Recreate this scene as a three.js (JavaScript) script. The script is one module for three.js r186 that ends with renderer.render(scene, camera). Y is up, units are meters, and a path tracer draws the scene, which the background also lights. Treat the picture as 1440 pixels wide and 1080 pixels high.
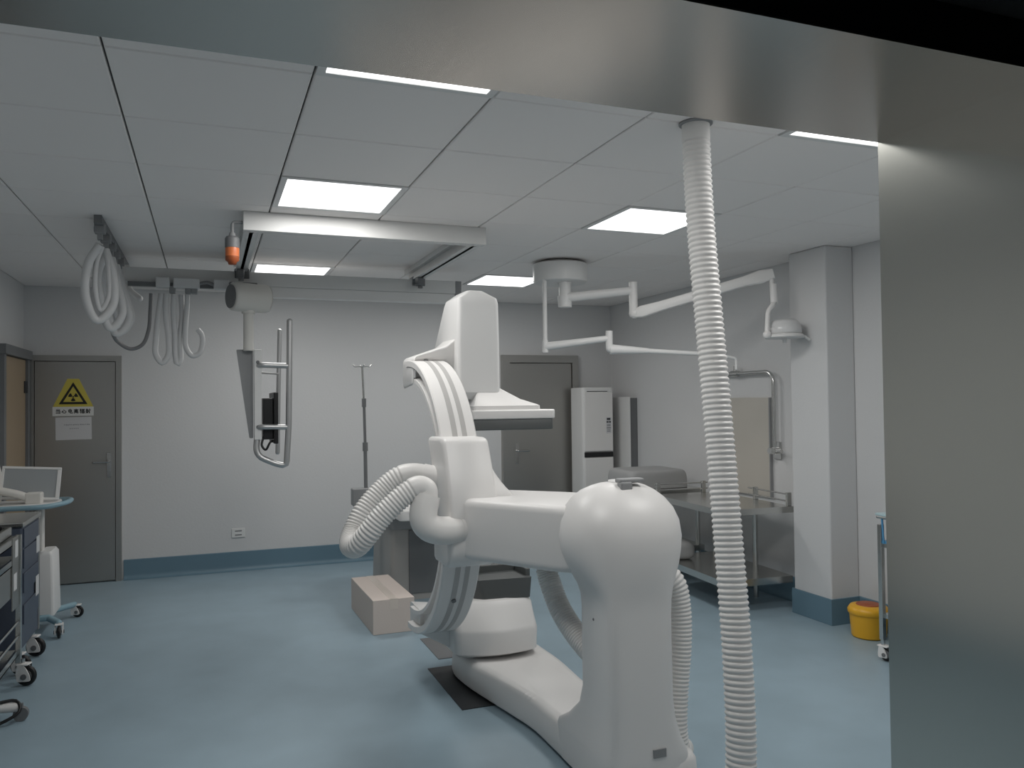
import * as THREE from 'three';
import { RoundedBoxGeometry } from 'three/addons/geometries/RoundedBoxGeometry.js';
import { mergeGeometries, toCreasedNormals } from 'three/addons/utils/BufferGeometryUtils.js';
import { RectAreaLightUniformsLib } from 'three/addons/lights/RectAreaLightUniformsLib.js';
import { ImprovedNoise } from 'three/addons/math/ImprovedNoise.js';

// ---------------------------------------------------------------- camera, exposure, lamps
const scene = new THREE.Scene();
scene.background = new THREE.Color(0x000000);
const R = Math.PI / 180;
const camera = new THREE.PerspectiveCamera(2 * Math.atan(540 / 1123.8) / R, 1440 / 1080, 0.05, 40);
camera.position.set(0, 1.55, 0);
camera.rotation.order = 'YXZ';
camera.rotation.set(1.268 * R, -20.889 * R, -0.658 * R);
const renderer = new THREE.WebGLRenderer({ antialias: true });
renderer.toneMapping = THREE.LinearToneMapping;
renderer.toneMappingExposure = 1.27;
renderer.shadowMap.enabled = true;
RectAreaLightUniformsLib.init();
const PANEL_LIGHT = 9.0;
const PANEL_COLOR = new THREE.Color().setRGB(1.0, 0.985, 0.955);

// room measures (metres, camera stands outside the doorway looking along -z)
const CEIL = 2.605, XL = -1.48, XR = 4.22, ZB = -7.95, ZF = -1.31, ZN = -0.937, HEAD = 2.1, JAMB = 1.353, JAMBL = -0.55;
const GX = 0.322, GZ = -2.59, GS = 0.606;

// ---------------------------------------------------------------- helpers
const names = new Map();
function numbered(n) { const k = names.get(n) || 0; names.set(n, k + 1); return k ? `${n}_${String(k).padStart(3, '0')}` : n; }
let rs = 7; const rnd = () => { rs = (rs * 16807) % 2147483647; return rs / 2147483647; };
function shade(o) { o.traverse(m => { if (m.isMesh) { m.castShadow = true; m.receiveShadow = true; } }); return o; }
function mesh(name, geo, mat, parent) {
  if (Array.isArray(geo)) geo = merge(geo);
  const m = new THREE.Mesh(geo, mat); m.name = name; m.castShadow = m.receiveShadow = true; parent.add(m); return m;
}
function merge(list) {
  const l = list.map(g => { const h = g.index ? g.toNonIndexed() : g; for (const k of Object.keys(h.attributes)) if (!['position', 'normal', 'uv'].includes(k)) h.deleteAttribute(k);
    if (!h.attributes.uv) h.setAttribute('uv', new THREE.BufferAttribute(new Float32Array(h.attributes.position.count * 2), 2)); return h; });
  return l.length > 1 ? mergeGeometries(l) : l[0];
}
function thing(name, label, category, [x, y, z] = [0, 0, 0], turn = 0, group) {
  const o = new THREE.Group(); o.name = numbered(name); o.position.set(x, y, z); o.rotation.y = turn; scene.add(o);
  o.userData = { label, category }; if (group) o.userData.group = group; return o;
}
function solo(name, geo, mat, label, category, group) {
  const m = mesh(numbered(name), geo, mat, scene); m.userData = { label, category }; if (group) m.userData.group = group; return m;
}
function struct(name, geo, mat) { const m = mesh(name, geo, mat, scene); m.userData.kind = 'structure'; return m; }
function structGroup(name) { const g = new THREE.Group(); g.name = name; g.userData.kind = 'structure'; scene.add(g); return g; }
function boxUV(g) { // uv in metres by dominant normal
  const p = g.attributes.position, n = g.attributes.normal, u = g.attributes.uv;
  for (let i = 0; i < p.count; i++) { const ax = Math.abs(n.getX(i)), ay = Math.abs(n.getY(i)), az = Math.abs(n.getZ(i));
    if (ay >= ax && ay >= az) u.setXY(i, p.getX(i), p.getZ(i)); else if (ax >= az) u.setXY(i, p.getZ(i), p.getY(i)); else u.setXY(i, p.getX(i), p.getY(i)); }
  return g;
}
// box from min to max corners, r = edge rounding
function bx(x0, x1, y0, y1, z0, z1, r = 0) {
  const w = Math.abs(x1 - x0), h = Math.abs(y1 - y0), d = Math.abs(z1 - z0);
  const g = r > 0 ? new RoundedBoxGeometry(w, h, d, 2, Math.min(r, w / 2.01, h / 2.01, d / 2.01)) : new THREE.BoxGeometry(w, h, d);
  g.translate((x0 + x1) / 2, (y0 + y1) / 2, (z0 + z1) / 2); return boxUV(g);
}
const V = (x, y, z) => new THREE.Vector3(x, y, z);
function rod(a, b, r, r2 = r, seg = 14) {
  a = V(...a); b = V(...b); const L = a.distanceTo(b), g = new THREE.CylinderGeometry(r2, r, L, seg);
  g.applyQuaternion(new THREE.Quaternion().setFromUnitVectors(V(0, 1, 0), b.clone().sub(a).normalize()));
  const c = a.add(b).multiplyScalar(0.5); g.translate(c.x, c.y, c.z); return g;
}
// rounded bend through points
function bendCurve(pts, rad) {
  const P = pts.map(p => V(...p)), path = new THREE.CurvePath(); let last = P[0];
  for (let i = 1; i < P.length - 1; i++) {
    const a = P[i - 1].clone().sub(P[i]), b = P[i + 1].clone().sub(P[i]); const r = Math.min(rad, a.length() / 2.05, b.length() / 2.05);
    const s = P[i].clone().add(a.setLength(r)), e = P[i].clone().add(b.setLength(r));
    path.add(new THREE.LineCurve3(last, s)); path.add(new THREE.QuadraticBezierCurve3(s, P[i], e)); last = e;
  }
  path.add(new THREE.LineCurve3(last, P[P.length - 1])); return path;
}
function bar(pts, r, rad = 0.04, n = 0, seg = 10) { // bent round bar with closed ends
  const c = bendCurve(pts, rad), g = new THREE.TubeGeometry(c, n || pts.length * 10, r, seg, false);
  const a = pts[0], b = pts[pts.length - 1];
  const s1 = new THREE.SphereGeometry(r, seg, 6).translate(...a), s2 = new THREE.SphereGeometry(r, seg, 6).translate(...b);
  return merge([g, s1, s2]);
}
function cable(pts, r, n = 48, seg = 8) { return new THREE.TubeGeometry(new THREE.CatmullRomCurve3(pts.map(p => V(...p))), n, r, seg, false); }
// ribbed flexible hose; smooth0 / smooth1 = plain length at each end
function hose(pts, r, pitch = 0.02, depth = 0.12, seg = 22, s0 = 0, s1 = 0) {
  const c = new THREE.CatmullRomCurve3(pts.map(p => V(...p)), false, 'centripetal'); c.arcLengthDivisions = 400;
  const L = c.getLength(), per = 6, n = Math.round(L / pitch * per); const F = c.computeFrenetFrames(n, false);
  const pos = [], idx = [], uv = [];
  for (let i = 0; i <= n; i++) {
    const t = i / n, s = t * L, P = c.getPointAt(t); const ph = (s / pitch) % 1;
    let k = Math.pow(0.5 + 0.5 * Math.cos(ph * 2 * Math.PI), 0.6); if (s < s0 || s > L - s1) k = 0.9;
    const rr = r * (1 - depth + depth * k);
    for (let j = 0; j <= seg; j++) { const a = j / seg * 2 * Math.PI, N = F.normals[i], B = F.binormals[i];
      pos.push(P.x + rr * (Math.cos(a) * N.x + Math.sin(a) * B.x), P.y + rr * (Math.cos(a) * N.y + Math.sin(a) * B.y), P.z + rr * (Math.cos(a) * N.z + Math.sin(a) * B.z)); uv.push(s, j / seg); }
  }
  for (let i = 0; i < n; i++) for (let j = 0; j < seg; j++) { const a = i * (seg + 1) + j, b = a + seg + 1; idx.push(a, a + 1, b, b, a + 1, b + 1); }
  const g = new THREE.BufferGeometry(); g.setAttribute('position', new THREE.Float32BufferAttribute(pos, 3)); g.setAttribute('uv', new THREE.Float32BufferAttribute(uv, 2)); g.setIndex(idx); g.computeVertexNormals(); return g;
}
// rounded polygon, same number of points for the same number of corners; corner = [x, z] or [x, z, r]
function rpoly(c, r, k = 7) {
  const out = [], n = c.length;
  for (let i = 0; i < n; i++) { const p = c[i], a = c[(i + n - 1) % n], b = c[(i + 1) % n];
    const da = Math.hypot(a[0] - p[0], a[1] - p[1]), db = Math.hypot(b[0] - p[0], b[1] - p[1]); const q = Math.min(p[2] ?? r, da / 2.02, db / 2.02);
    const s = [p[0] + (a[0] - p[0]) * q / da, p[1] + (a[1] - p[1]) * q / da], e = [p[0] + (b[0] - p[0]) * q / db, p[1] + (b[1] - p[1]) * q / db];
    for (let j = 0; j <= k; j++) { const t = j / k, u = 1 - t; out.push([u * u * s[0] + 2 * u * t * p[0] + t * t * e[0], u * u * s[1] + 2 * u * t * p[1] + t * t * e[1]]); } }
  return out;
}
// loft through sections [height, [[x, z]...]], closed with caps; axes maps (a, h, b) to xyz
function loft(sections, crease = 50, map = (a, h, b) => [a, h, b]) {
  const n = sections[0][1].length, tri = [];
  const P = sections.map(([h, pts]) => pts.map(p => map(p[0], h, p[1])));
  const q = (a, b, c) => tri.push(...a, ...b, ...c);
  for (let i = 0; i < P.length - 1; i++) for (let j = 0; j < n; j++) { const k = (j + 1) % n; q(P[i][j], P[i + 1][j], P[i][k]); q(P[i][k], P[i + 1][j], P[i + 1][k]); }
  const cap = (ring, pts, flip) => { const f = THREE.ShapeUtils.triangulateShape(pts.map(p => new THREE.Vector2(p[0], p[1])), []); for (const t of f) flip ? q(ring[t[0]], ring[t[2]], ring[t[1]]) : q(ring[t[0]], ring[t[1]], ring[t[2]]); };
  const cw = THREE.ShapeUtils.isClockWise(sections[0][1].map(p => new THREE.Vector2(p[0], p[1])));
  cap(P[0], sections[0][1], cw); cap(P[P.length - 1], sections[sections.length - 1][1], !cw);
  let g = new THREE.BufferGeometry(); g.setAttribute('position', new THREE.Float32BufferAttribute(tri, 3));
  g.setAttribute('uv', new THREE.Float32BufferAttribute(new Float32Array(tri.length / 3 * 2), 2));
  // orient outward: signed volume
  let v = 0; for (let i = 0; i < tri.length; i += 9) { const [a, b, c, d, e, f, x, y, z] = tri.slice(i, i + 9); v += a * (e * z - f * y) - b * (d * z - f * x) + c * (d * y - e * x); }
  if (v < 0) { const p = g.attributes.position.array; for (let i = 0; i < p.length; i += 9) for (let k = 0; k < 3; k++) { const t = p[i + 3 + k]; p[i + 3 + k] = p[i + 6 + k]; p[i + 6 + k] = t; } }
  return toCreasedNormals(g, crease * R);
}
const rect = (x0, x1, z0, z1) => [[x0, z0], [x1, z0], [x1, z1], [x0, z1]];
// soft block: rounded plan corners and rounded top and bottom edges
function block(corners, y0, y1, rp, re, shrink = 0.8) {
  const inset = d => { const cx = corners.reduce((s, p) => s + p[0], 0) / corners.length, cz = corners.reduce((s, p) => s + p[1], 0) / corners.length;
    return rpoly(corners.map(p => { const dx = p[0] - cx, dz = p[1] - cz, l = Math.hypot(dx, dz); return [p[0] - dx / l * d * 1.3, p[1] - dz / l * d * 1.3, p[2]]; }), rp); };
  const S = []; for (let i = 0; i <= 5; i++) { const a = i / 5 * Math.PI / 2; S.push([y0 + re * (1 - Math.sin(a)), inset(re * (1 - Math.cos(a)))]); }
  S.sort((a, b) => a[0] - b[0]);
  const T = S.map(([y, p]) => [y1 - (y - y0), p]).reverse(); return loft([...S, ...T], 45);
}
// arc swept about the x axis: profile of [x, radius], centre [yc, zc], angles from +z upward
function arc(profile, yc, zc, a0, a1, n = 64, crease = 35) {
  const S = []; for (let i = 0; i <= n; i++) { const a = (a0 + (a1 - a0) * i / n) * R; S.push([a, profile]); }
  return loft(S, crease, (x, a, r) => [x, yc + r * Math.sin(a), zc + r * Math.cos(a)]);
}
function lathe(pts, x, y, z, seg = 32) { return new THREE.LatheGeometry(pts.map(p => new THREE.Vector2(...p)), seg).translate(x, y, z); }

// ---------------------------------------------------------------- materials
const noise = new ImprovedNoise();
function noiseTex(size, f, seedZ, stretchX = 1, stretchY = 1, lo = 0, hi = 255) {
  const d = new Uint8Array(size * size * 4);
  for (let y = 0; y < size; y++) for (let x = 0; x < size; x++) {
    const u = x / size * f * stretchX, v = y / size * f * stretchY; let s = 0, a = 1, k = 1;
    for (let o = 0; o < 3; o++) { s += a * noise.noise(u * k, v * k, seedZ + o * 7.3); a *= 0.5; k *= 2.1; }
    const g = lo + (hi - lo) * Math.min(1, Math.max(0, 0.5 + 0.6 * s)), i = (y * size + x) * 4; d[i] = d[i + 1] = d[i + 2] = g; d[i + 3] = 255;
  }
  const t = new THREE.DataTexture(d, size, size); t.wrapS = t.wrapT = THREE.MirroredRepeatWrapping; t.magFilter = THREE.LinearFilter; t.needsUpdate = true; return t;
}
const rgb = (r, g, b) => new THREE.Color().setRGB(r, g, b);
const std = (c, roughness, o = {}) => new THREE.MeshStandardMaterial({ color: c, roughness, metalness: 0, ...o });
const fine = noiseTex(256, 24, 3.1), brushV = noiseTex(256, 6, 8.7, 14, 0.6, 90, 165), mottle = noiseTex(256, 5, 5.5, 1, 1, 240, 255);
const rep = (t, x, y) => { const c = t.clone(); c.repeat.set(x, y); c.needsUpdate = true; return c; };
mottle.colorSpace = THREE.NoColorSpace;
const floorMap = rep(mottle, 0.6, 0.6); floorMap.colorSpace = THREE.SRGBColorSpace;
const M = {
  wall: std(rgb(0.67, 0.67, 0.672), 0.55, { bumpMap: rep(fine, 2, 2), bumpScale: 0.0004 }),
  ceil: std(rgb(0.90, 0.865, 0.845), 0.6), slab: std(rgb(0.12, 0.12, 0.12), 0.9),
  floor: std(rgb(0.325, 0.435, 0.505), 0.4, { map: floorMap }),
  skirting: std(rgb(0.14, 0.235, 0.30), 0.45),
  steel: std(rgb(0.60, 0.60, 0.58), 0.24, { metalness: 1, roughnessMap: null, bumpMap: rep(brushV, 1, 1), bumpScale: 0.00015 }),
  jamb: std(rgb(0.60, 0.60, 0.555), 0.19, { metalness: 1 }), lining: std(rgb(0.57, 0.535, 0.495), 0.24, { metalness: 1, bumpMap: rep(brushV, 1.2, 1.2), bumpScale: 0.0002 }),
  doorsteel: std(rgb(0.46, 0.45, 0.43), 0.42, { metalness: 1, bumpMap: rep(brushV, 1, 1), bumpScale: 0.00012 }),
  chrome: std(rgb(0.62, 0.62, 0.61), 0.22, { metalness: 1 }),
  alu: std(rgb(0.55, 0.55, 0.55), 0.4, { metalness: 0.8 }),
  white: std(rgb(0.80, 0.785, 0.77), 0.4), white2: std(rgb(0.76, 0.755, 0.745), 0.42), ivory: std(rgb(0.72, 0.70, 0.66), 0.45),
  hose: std(rgb(0.80, 0.785, 0.765), 0.42), rail: std(rgb(0.70, 0.70, 0.69), 0.4), grey: std(rgb(0.28, 0.285, 0.29), 0.5),
  cable: std(rgb(0.66, 0.66, 0.66), 0.55), greycable: std(rgb(0.22, 0.22, 0.225), 0.5),
  midgrey: std(rgb(0.17, 0.175, 0.18), 0.5), dark: std(rgb(0.035, 0.037, 0.04), 0.45), black: std(rgb(0.012, 0.012, 0.013), 0.4), detface: std(rgb(0.10, 0.108, 0.108), 0.45),
  track: std(rgb(0.48, 0.47, 0.46), 0.35), navy: std(rgb(0.075, 0.092, 0.13), 0.4), blue: std(rgb(0.27, 0.42, 0.49), 0.4), paleblue: std(rgb(0.46, 0.60, 0.63), 0.4), ped: std(rgb(0.40, 0.39, 0.375), 0.5), basket: std(rgb(0.10, 0.32, 0.55), 0.4),
  carton: std(rgb(0.66, 0.58, 0.53), 0.75, { bumpMap: rep(fine, 3, 3), bumpScale: 0.0003 }), tape: std(rgb(0.69, 0.615, 0.55), 0.3),
  yellow: std(rgb(0.80, 0.42, 0.02), 0.35), rust: std(rgb(0.36, 0.085, 0.025), 0.4), signyellow: std(rgb(0.62, 0.52, 0.09), 0.45), paper: std(rgb(0.72, 0.72, 0.72), 0.8),
  wood: std(rgb(0.36, 0.27, 0.18), 0.55, { bumpMap: rep(brushV, 1, 1), bumpScale: 0.0003 }), beige: std(rgb(0.53, 0.50, 0.45), 0.55), bag: std(rgb(0.36, 0.36, 0.36), 0.65, { bumpMap: rep(fine, 1, 1), bumpScale: 0.003 }),
  lampoff: std(rgb(0.68, 0.68, 0.68), 0.3), orange: std(rgb(0.72, 0.20, 0.07), 0.3), lead: new THREE.MeshPhysicalMaterial({ color: rgb(0.8, 0.85, 0.85), roughness: 0.15, transmission: 1, thickness: 0 }),
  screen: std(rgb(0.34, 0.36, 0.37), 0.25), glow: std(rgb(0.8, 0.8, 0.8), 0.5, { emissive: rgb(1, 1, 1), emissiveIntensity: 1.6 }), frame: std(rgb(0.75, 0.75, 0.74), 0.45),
  ctrl: std(rgb(0.10, 0.095, 0.09), 0.8),
};

// ---------------------------------------------------------------- room shell
const T = 0.15;
struct('floor', boxUV(new THREE.BoxGeometry(XR - XL + 2 * T, 0.1, -ZB + 3 + T).translate((XL + XR) / 2, -0.05, (ZB - T + 3) / 2)), M.floor);
struct('wall_back', bx(XL - T, XR + T, 0, CEIL + 0.2, ZB - T, ZB), M.wall);
struct('wall_left', bx(XL - T, XL, 0, CEIL + 0.2, ZB, ZF), M.wall);
struct('wall_right', bx(XR, XR + T, 0, CEIL + 0.2, ZB, ZF), M.wall);
struct('wall_front', [bx(XL - T, JAMBL - 0.003, 0, CEIL + 0.2, ZF, ZN), bx(JAMB + 0.003, XR + T, 0, CEIL + 0.2, ZF, ZN), bx(JAMBL - 0.003, JAMB + 0.003, HEAD + 0.003, CEIL + 0.2, ZF, ZN)], M.wall);
struct('wall_pillar', bx(3.975, XR, 0, CEIL, -4.72, -4.35, 0.012), M.wall);
// unlit room behind the photographer
struct('wall_control_room', [bx(XL - T, XL, 0, 2.9, ZN, 3), bx(XR, XR + T, 0, 2.9, ZN, 3), bx(XL - T, XR + T, 0, 2.9, 3, 3 + T), bx(XL - T, XR + T, 2.8, 2.9, ZN, 3)], M.ctrl);
struct('trim_1', bx(JAMBL, JAMB, HEAD, HEAD + 0.003, ZF - 0.006, ZN + 0.006), M.lining);
struct('trim_2', bx(JAMB, JAMB + 0.003, 0, HEAD, ZF - 0.006, ZN + 0.006), M.jamb);
struct('trim_3', bx(JAMBL - 0.003, JAMBL, 0, HEAD, ZF - 0.006, ZN + 0.006), M.jamb);
struct('trim_4', [bx(JAMBL - 0.08, JAMB + 0.08, HEAD + 0.003, HEAD + 0.08, ZN, ZN + 0.006), bx(JAMB + 0.003, JAMB + 0.08, 0, HEAD + 0.003, ZN, ZN + 0.006), bx(JAMBL - 0.08, JAMBL - 0.003, 0, HEAD + 0.003, ZN, ZN + 0.006)], M.dark);

// coved vinyl skirting: profile swept along a straight run
function skirting(name, a, b, nx, nz) {
  const H = 0.177, t = 0.012, c = 0.045, prof = [[0, H], [t, H - 0.004]]; for (let i = 0; i <= 5; i++) { const q = i / 5 * Math.PI / 2; prof.push([t + c - c * Math.cos(q), 0.001 + c - c * Math.sin(q)]); } prof.push([0, 0.001]);
  const L = [a, b].map((p, i) => [i, prof]);
  return struct(name, loft(L, 30, (d, i, y) => { const p = i ? b : a; return [p[0] + nx * d, y, p[1] + nz * d]; }), M.skirting);
}
skirting('baseboard_back', [-0.70, ZB], [2.90, ZB], 0, 1);
skirting('baseboard_back_corner', [3.80, ZB], [XR, ZB], 0, 1);
skirting('baseboard_right_far', [XR, ZB], [XR, -4.72], -1, 0);
skirting('baseboard_right_near', [XR, -4.35], [XR, ZF], -1, 0);
skirting('baseboard_left', [XL, -6.9], [XL, ZF], 1, 0);
{ const H = 0.177, t = 0.012; struct('baseboard_pillar', [bx(3.975 - t, XR, 0.001, H, -4.72 - t, -4.72), bx(3.975 - t, 3.975, 0.001, H, -4.72, -4.35), bx(3.975 - t, XR, 0.001, H, -4.35, -4.35 + t)], M.skirting); }

// ceiling: clip-in metal tiles with recessed joints, six light panels in the grid
const ceiling = structGroup('ceiling');
mesh('ceiling_slab', bx(XL, XR, CEIL + 0.018, CEIL + 0.12, ZB, ZF), M.slab, ceiling);
const lamps = [];
{
  const cols = [XL]; for (let i = -4; i < 9; i++) { const x = GX + i * GS; if (x > XL + 0.05 && x < XR - 0.05) cols.push(x); } cols.push(XR);
  const rows = [ZF]; for (let i = 3; i > -12; i--) { const z = GZ + i * GS; if (z < ZF - 0.05 && z > ZB + 0.05) rows.push(z); } rows.push(ZB);
  const near = (a, b) => Math.abs(a - b) < 0.01;
  const cache = new Map();
  for (let i = 0; i < cols.length - 1; i++) for (let j = 0; j < rows.length - 1; j++) {
    const x0 = cols[i], x1 = cols[i + 1], z1 = rows[j], z0 = rows[j + 1];
    if ((near(x0, GX) || near(x0, GX + 3 * GS)) && [GZ, GZ - 3 * GS, GZ - 7 * GS].some(z => near(z0, z) || near(z0, z + 0))) { lamps.push([x0, x1, z0, z1]); continue; }
    const w = x1 - x0 - 0.007, d = z1 - z0 - 0.0065, key = w.toFixed(3) + d.toFixed(3);
    if (!cache.has(key)) { // shallow tray with bevelled edges
      const s = 0.004; cache.set(key, loft([[0.016, rect(-w / 2, w / 2, -d / 2, d / 2)], [s, rect(-w / 2, w / 2, -d / 2, d / 2)], [0, rect(-w / 2 + s, w / 2 - s, -d / 2 + s, d / 2 - s)]], 20)); }
    const t = mesh('ceiling_tile', cache.get(key), M.ceil, ceiling); t.position.set((x0 + x1) / 2, CEIL + (rnd() - 0.5) * 0.0012, (z0 + z1) / 2);
  }
}
for (const [x0, x1, z0, z1] of lamps) {
  const cx = (x0 + x1) / 2, cz = (z0 + z1) / 2, w = x1 - x0 - 0.008, i = 0.028;
  const far = cz < -5 ? 'near the back wall' : cz < -3.2 ? 'mid room' : 'by the doorway';
  const side = x0 < 1 ? 'on the cable side' : 'on the pillar side';
  const o = thing('ceiling_light', `square lit white ceiling panel ${far}, ${side}`, 'ceiling light', [cx, CEIL, cz], 0, 'ceiling light panels');
  const h = w / 2;
  mesh('frame', [bx(-h, h, -0.004, 0.014, h - i, h), bx(-h, h, -0.004, 0.014, -h, -h + i), bx(-h, -h + i, -0.004, 0.014, -h + i, h - i), bx(h - i, h, -0.004, 0.014, -h + i, h - i)], M.frame, o);
  mesh('diffuser', bx(-h + i, h - i, 0.0, 0.01, -h + i, h - i), M.glow, o);
  const l = new THREE.RectAreaLight(PANEL_COLOR, PANEL_LIGHT, w - 2 * i, w - 2 * i); l.position.set(0, -0.006, 0); l.lookAt(0, -5, 0); l.rotation.set(-Math.PI / 2, 0, 0); l.name = 'panel_light'; o.add(l);
}

// ---------------------------------------------------------------- doors
function leverHandle(parent, x, y, z, dir) {
  const h = mesh('handle', [bx(x - 0.02, x + 0.02, y - 0.11, y + 0.11, z, z + 0.008, 0.004), rod([x, y + 0.03, z], [x, y + 0.03, z + 0.05], 0.011), bar([[x, y + 0.03, z + 0.05], [x + dir * 0.12, y + 0.03, z + 0.05]], 0.009)], M.chrome, parent); return h;
}
{ // left door of the back wall with the radiation sign
  const d = structGroup('door_1'), x0 = -1.455, x1 = -0.715, h = 2.0, z = ZB;
  mesh('frame', [bx(x0, x0 + 0.06, 0, h - 0.05, z, z + 0.05), bx(x1 - 0.045, x1, 0, h - 0.05, z, z + 0.05), bx(x0, x1, h - 0.05, h, z, z + 0.05)], M.doorsteel, d);
  mesh('leaf', bx(x0 + 0.064, x1 - 0.049, 0.012, h - 0.054, z + 0.004, z + 0.038, 0.003), M.doorsteel, d);
  leverHandle(d, x1 - 0.1, 1.03, z + 0.038, -1);
}
{ // steel door in the middle of the back wall
  const d = structGroup('door_2'), x0 = 2.905, x1 = 3.79, h = 2.045, z = ZB;
  mesh('frame', [bx(x0, x0 + 0.085, 0, h, z, z + 0.06), bx(x1 - 0.07, x1, 0, h, z, z + 0.06), bx(x0 + 0.085, x1 - 0.07, h - 0.08, h, z, z + 0.06)], M.doorsteel, d);
  mesh('leaf', bx(x0 + 0.09, x1 - 0.075, 0.012, h - 0.085, z + 0.004, z + 0.035, 0.003), M.doorsteel, d);
  leverHandle(d, x0 + 0.165, 1.0, z + 0.035, 1);
}
{ // wooden door in the left wall
  const d = structGroup('door_3'), z0 = -7.88, z1 = -6.95, h = 2.03, x = XL;
  mesh('frame', [bx(x, x + 0.06, 0, h - 0.075, z0, z0 + 0.07), bx(x, x + 0.06, 0, h - 0.075, z1 - 0.07, z1), bx(x, x + 0.075, h - 0.075, h, z0 - 0.02, z1 + 0.02)], M.midgrey, d);
  mesh('leaf', bx(x + 0.004, x + 0.04, 0.012, h - 0.08, z0 + 0.075, z1 - 0.075, 0.003), M.wood, d);
  for (const y of [0.95, 1.72]) mesh('hinge', [bx(x + 0.04, x + 0.05, y - 0.05, y + 0.05, z0 + 0.1, z0 + 0.14), rod([x + 0.052, y - 0.05, z0 + 0.1], [x + 0.052, y + 0.05, z0 + 0.1], 0.01)], M.dark, d);
}
// radiation sign
function stroke(ctx, s, x, y, k) { ctx.beginPath(); s.forEach((p, i) => i ? ctx.lineTo(x + p[0] * k, y + p[1] * k) : ctx.moveTo(x + p[0] * k, y + p[1] * k)); ctx.stroke(); }
const GLYPHS = [
  [[[5, 0], [5, 3.6]], [[1.8, 0.9], [3, 3]], [[8.2, 0.9], [7, 3]], [[1.2, 4], [8.8, 4], [8.8, 9.8]], [[1.6, 6.7], [8.8, 6.7]], [[1.2, 9.4], [8.8, 9.4]]],
  [[[1.5, 4.6], [0.6, 7.5]], [[3, 4], [3, 8], [4, 9.2], [7, 9.2], [7.6, 7]], [[4.4, 1.6], [5.6, 3.8]], [[7.6, 4], [9.3, 6.5]]],
  [[[2, 2], [8, 2], [8, 6.6], [2, 6.6], [2, 2]], [[2, 4.3], [8, 4.3]], [[5, 0], [5, 8.6], [5.8, 9.6], [9.5, 9.6], [9.5, 8]]],
  [[[5, 0], [5, 1.2]], [[1, 1.4], [9, 1.4]], [[3.6, 2.1], [6.4, 4]], [[6.4, 2.1], [3.6, 4]], [[2, 2.2], [2, 4.7], [8, 4.7], [8, 2.2]], [[1.2, 9.9], [1.2, 6.2], [8.8, 6.2], [8.8, 9.4], [8, 9.4]], [[4.8, 4.7], [3.6, 8.6], [6.6, 8.2]], [[6, 7.3], [6.9, 9]]],
  [[[0.5, 1.3], [4.3, 1.3]], [[2, 0], [0.9, 4.2], [4.3, 4.2]], [[2.6, 2.6], [2.6, 10]], [[0.2, 6.9], [4.4, 6.9]], [[5, 0.8], [9.8, 0.8]], [[5.8, 2.2], [9, 2.2], [9, 4], [5.8, 4], [5.8, 2.2]], [[5.3, 5.3], [9.5, 5.3], [9.5, 9.7], [5.3, 9.7], [5.3, 5.3]], [[7.4, 5.3], [7.4, 9.7]], [[5.3, 7.5], [9.5, 7.5]]],
  [[[2.6, 0], [2.2, 1.3]], [[1.2, 6.6], [1.2, 1.4], [4.2, 1.4], [4.2, 9.4], [3.4, 9.2]], [[1.2, 3.1], [4.2, 3.1]], [[1.2, 4.8], [4.2, 4.8]], [[0.2, 6.6], [4.2, 6.6], [0.5, 9.8]], [[5.2, 2.8], [9.9, 2.8]], [[8, 0], [8, 9.6], [7, 9]], [[5.8, 4.8], [6.7, 6.8]]],
];
{
  const z = ZB + 0.0385, s = thing('warning_sign', 'yellow trefoil radiation warning sign with a white caption strip on the steel door', 'sign', [-1.096, 1.48, z]);
  const ext = (pts, d, holes = []) => { const sh = new THREE.Shape(pts.map(p => new THREE.Vector2(...p))); for (const h of holes) sh.holes.push(new THREE.Path(h.map(p => new THREE.Vector2(...p)))); return new THREE.ExtrudeGeometry(sh, { depth: d, bevelEnabled: false }); };
  mesh('plate', ext([[-0.157, 0.07], [0.157, 0.07], [0.045, 0.315], [-0.045, 0.315]], 0.002), M.signyellow, s);
  const tri = (h, w, y) => [[-w, y], [w, y], [0, y + h]];
  mesh('triangle_border', ext(tri(0.192, 0.112, 0.092), 0.001, [tri(0.137, 0.078, 0.112)]).translate(0, 0, 0.002), M.black, s);
  const blades = []; const cy = 0.156;
  for (const a of [30, 150, 270]) { const p = []; for (let i = 0; i <= 8; i++) { const t = (a - 30 + i * 7.5) * R; p.push([0.038 * Math.cos(t), cy + 0.038 * Math.sin(t)]); } for (let i = 8; i >= 0; i--) { const t = (a - 30 + i * 7.5) * R; p.push([0.011 * Math.cos(t), cy + 0.011 * Math.sin(t)]); } blades.push(ext(p, 0.001).translate(0, 0, 0.002)); }
  blades.push(new THREE.CylinderGeometry(0.007, 0.007, 0.001, 16).rotateX(Math.PI / 2).translate(0, cy, 0.0025));
  mesh('trefoil', blades, M.black, s);
  const c = document.createElement('canvas'); c.width = 512; c.height = 128; const x = c.getContext('2d'); x.fillStyle = '#dcdcda'; x.fillRect(0, 0, 512, 128);
  x.strokeStyle = '#161616'; x.lineWidth = 8.5; x.lineCap = 'square'; GLYPHS.forEach((g, i) => { for (const q of g) stroke(x, q, 37 + i * 75, 32, 6.2); });
  const t = new THREE.CanvasTexture(c); t.colorSpace = THREE.SRGBColorSpace;
  mesh('caption', new THREE.PlaneGeometry(0.318, 0.078).translate(0, 0.03, 0.0026), std(0xffffff, 0.6, { map: t }), s);
  mesh('caption_plate', bx(-0.16, 0.16, -0.01, 0.07, 0, 0.002), M.paper, s);
}
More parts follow.
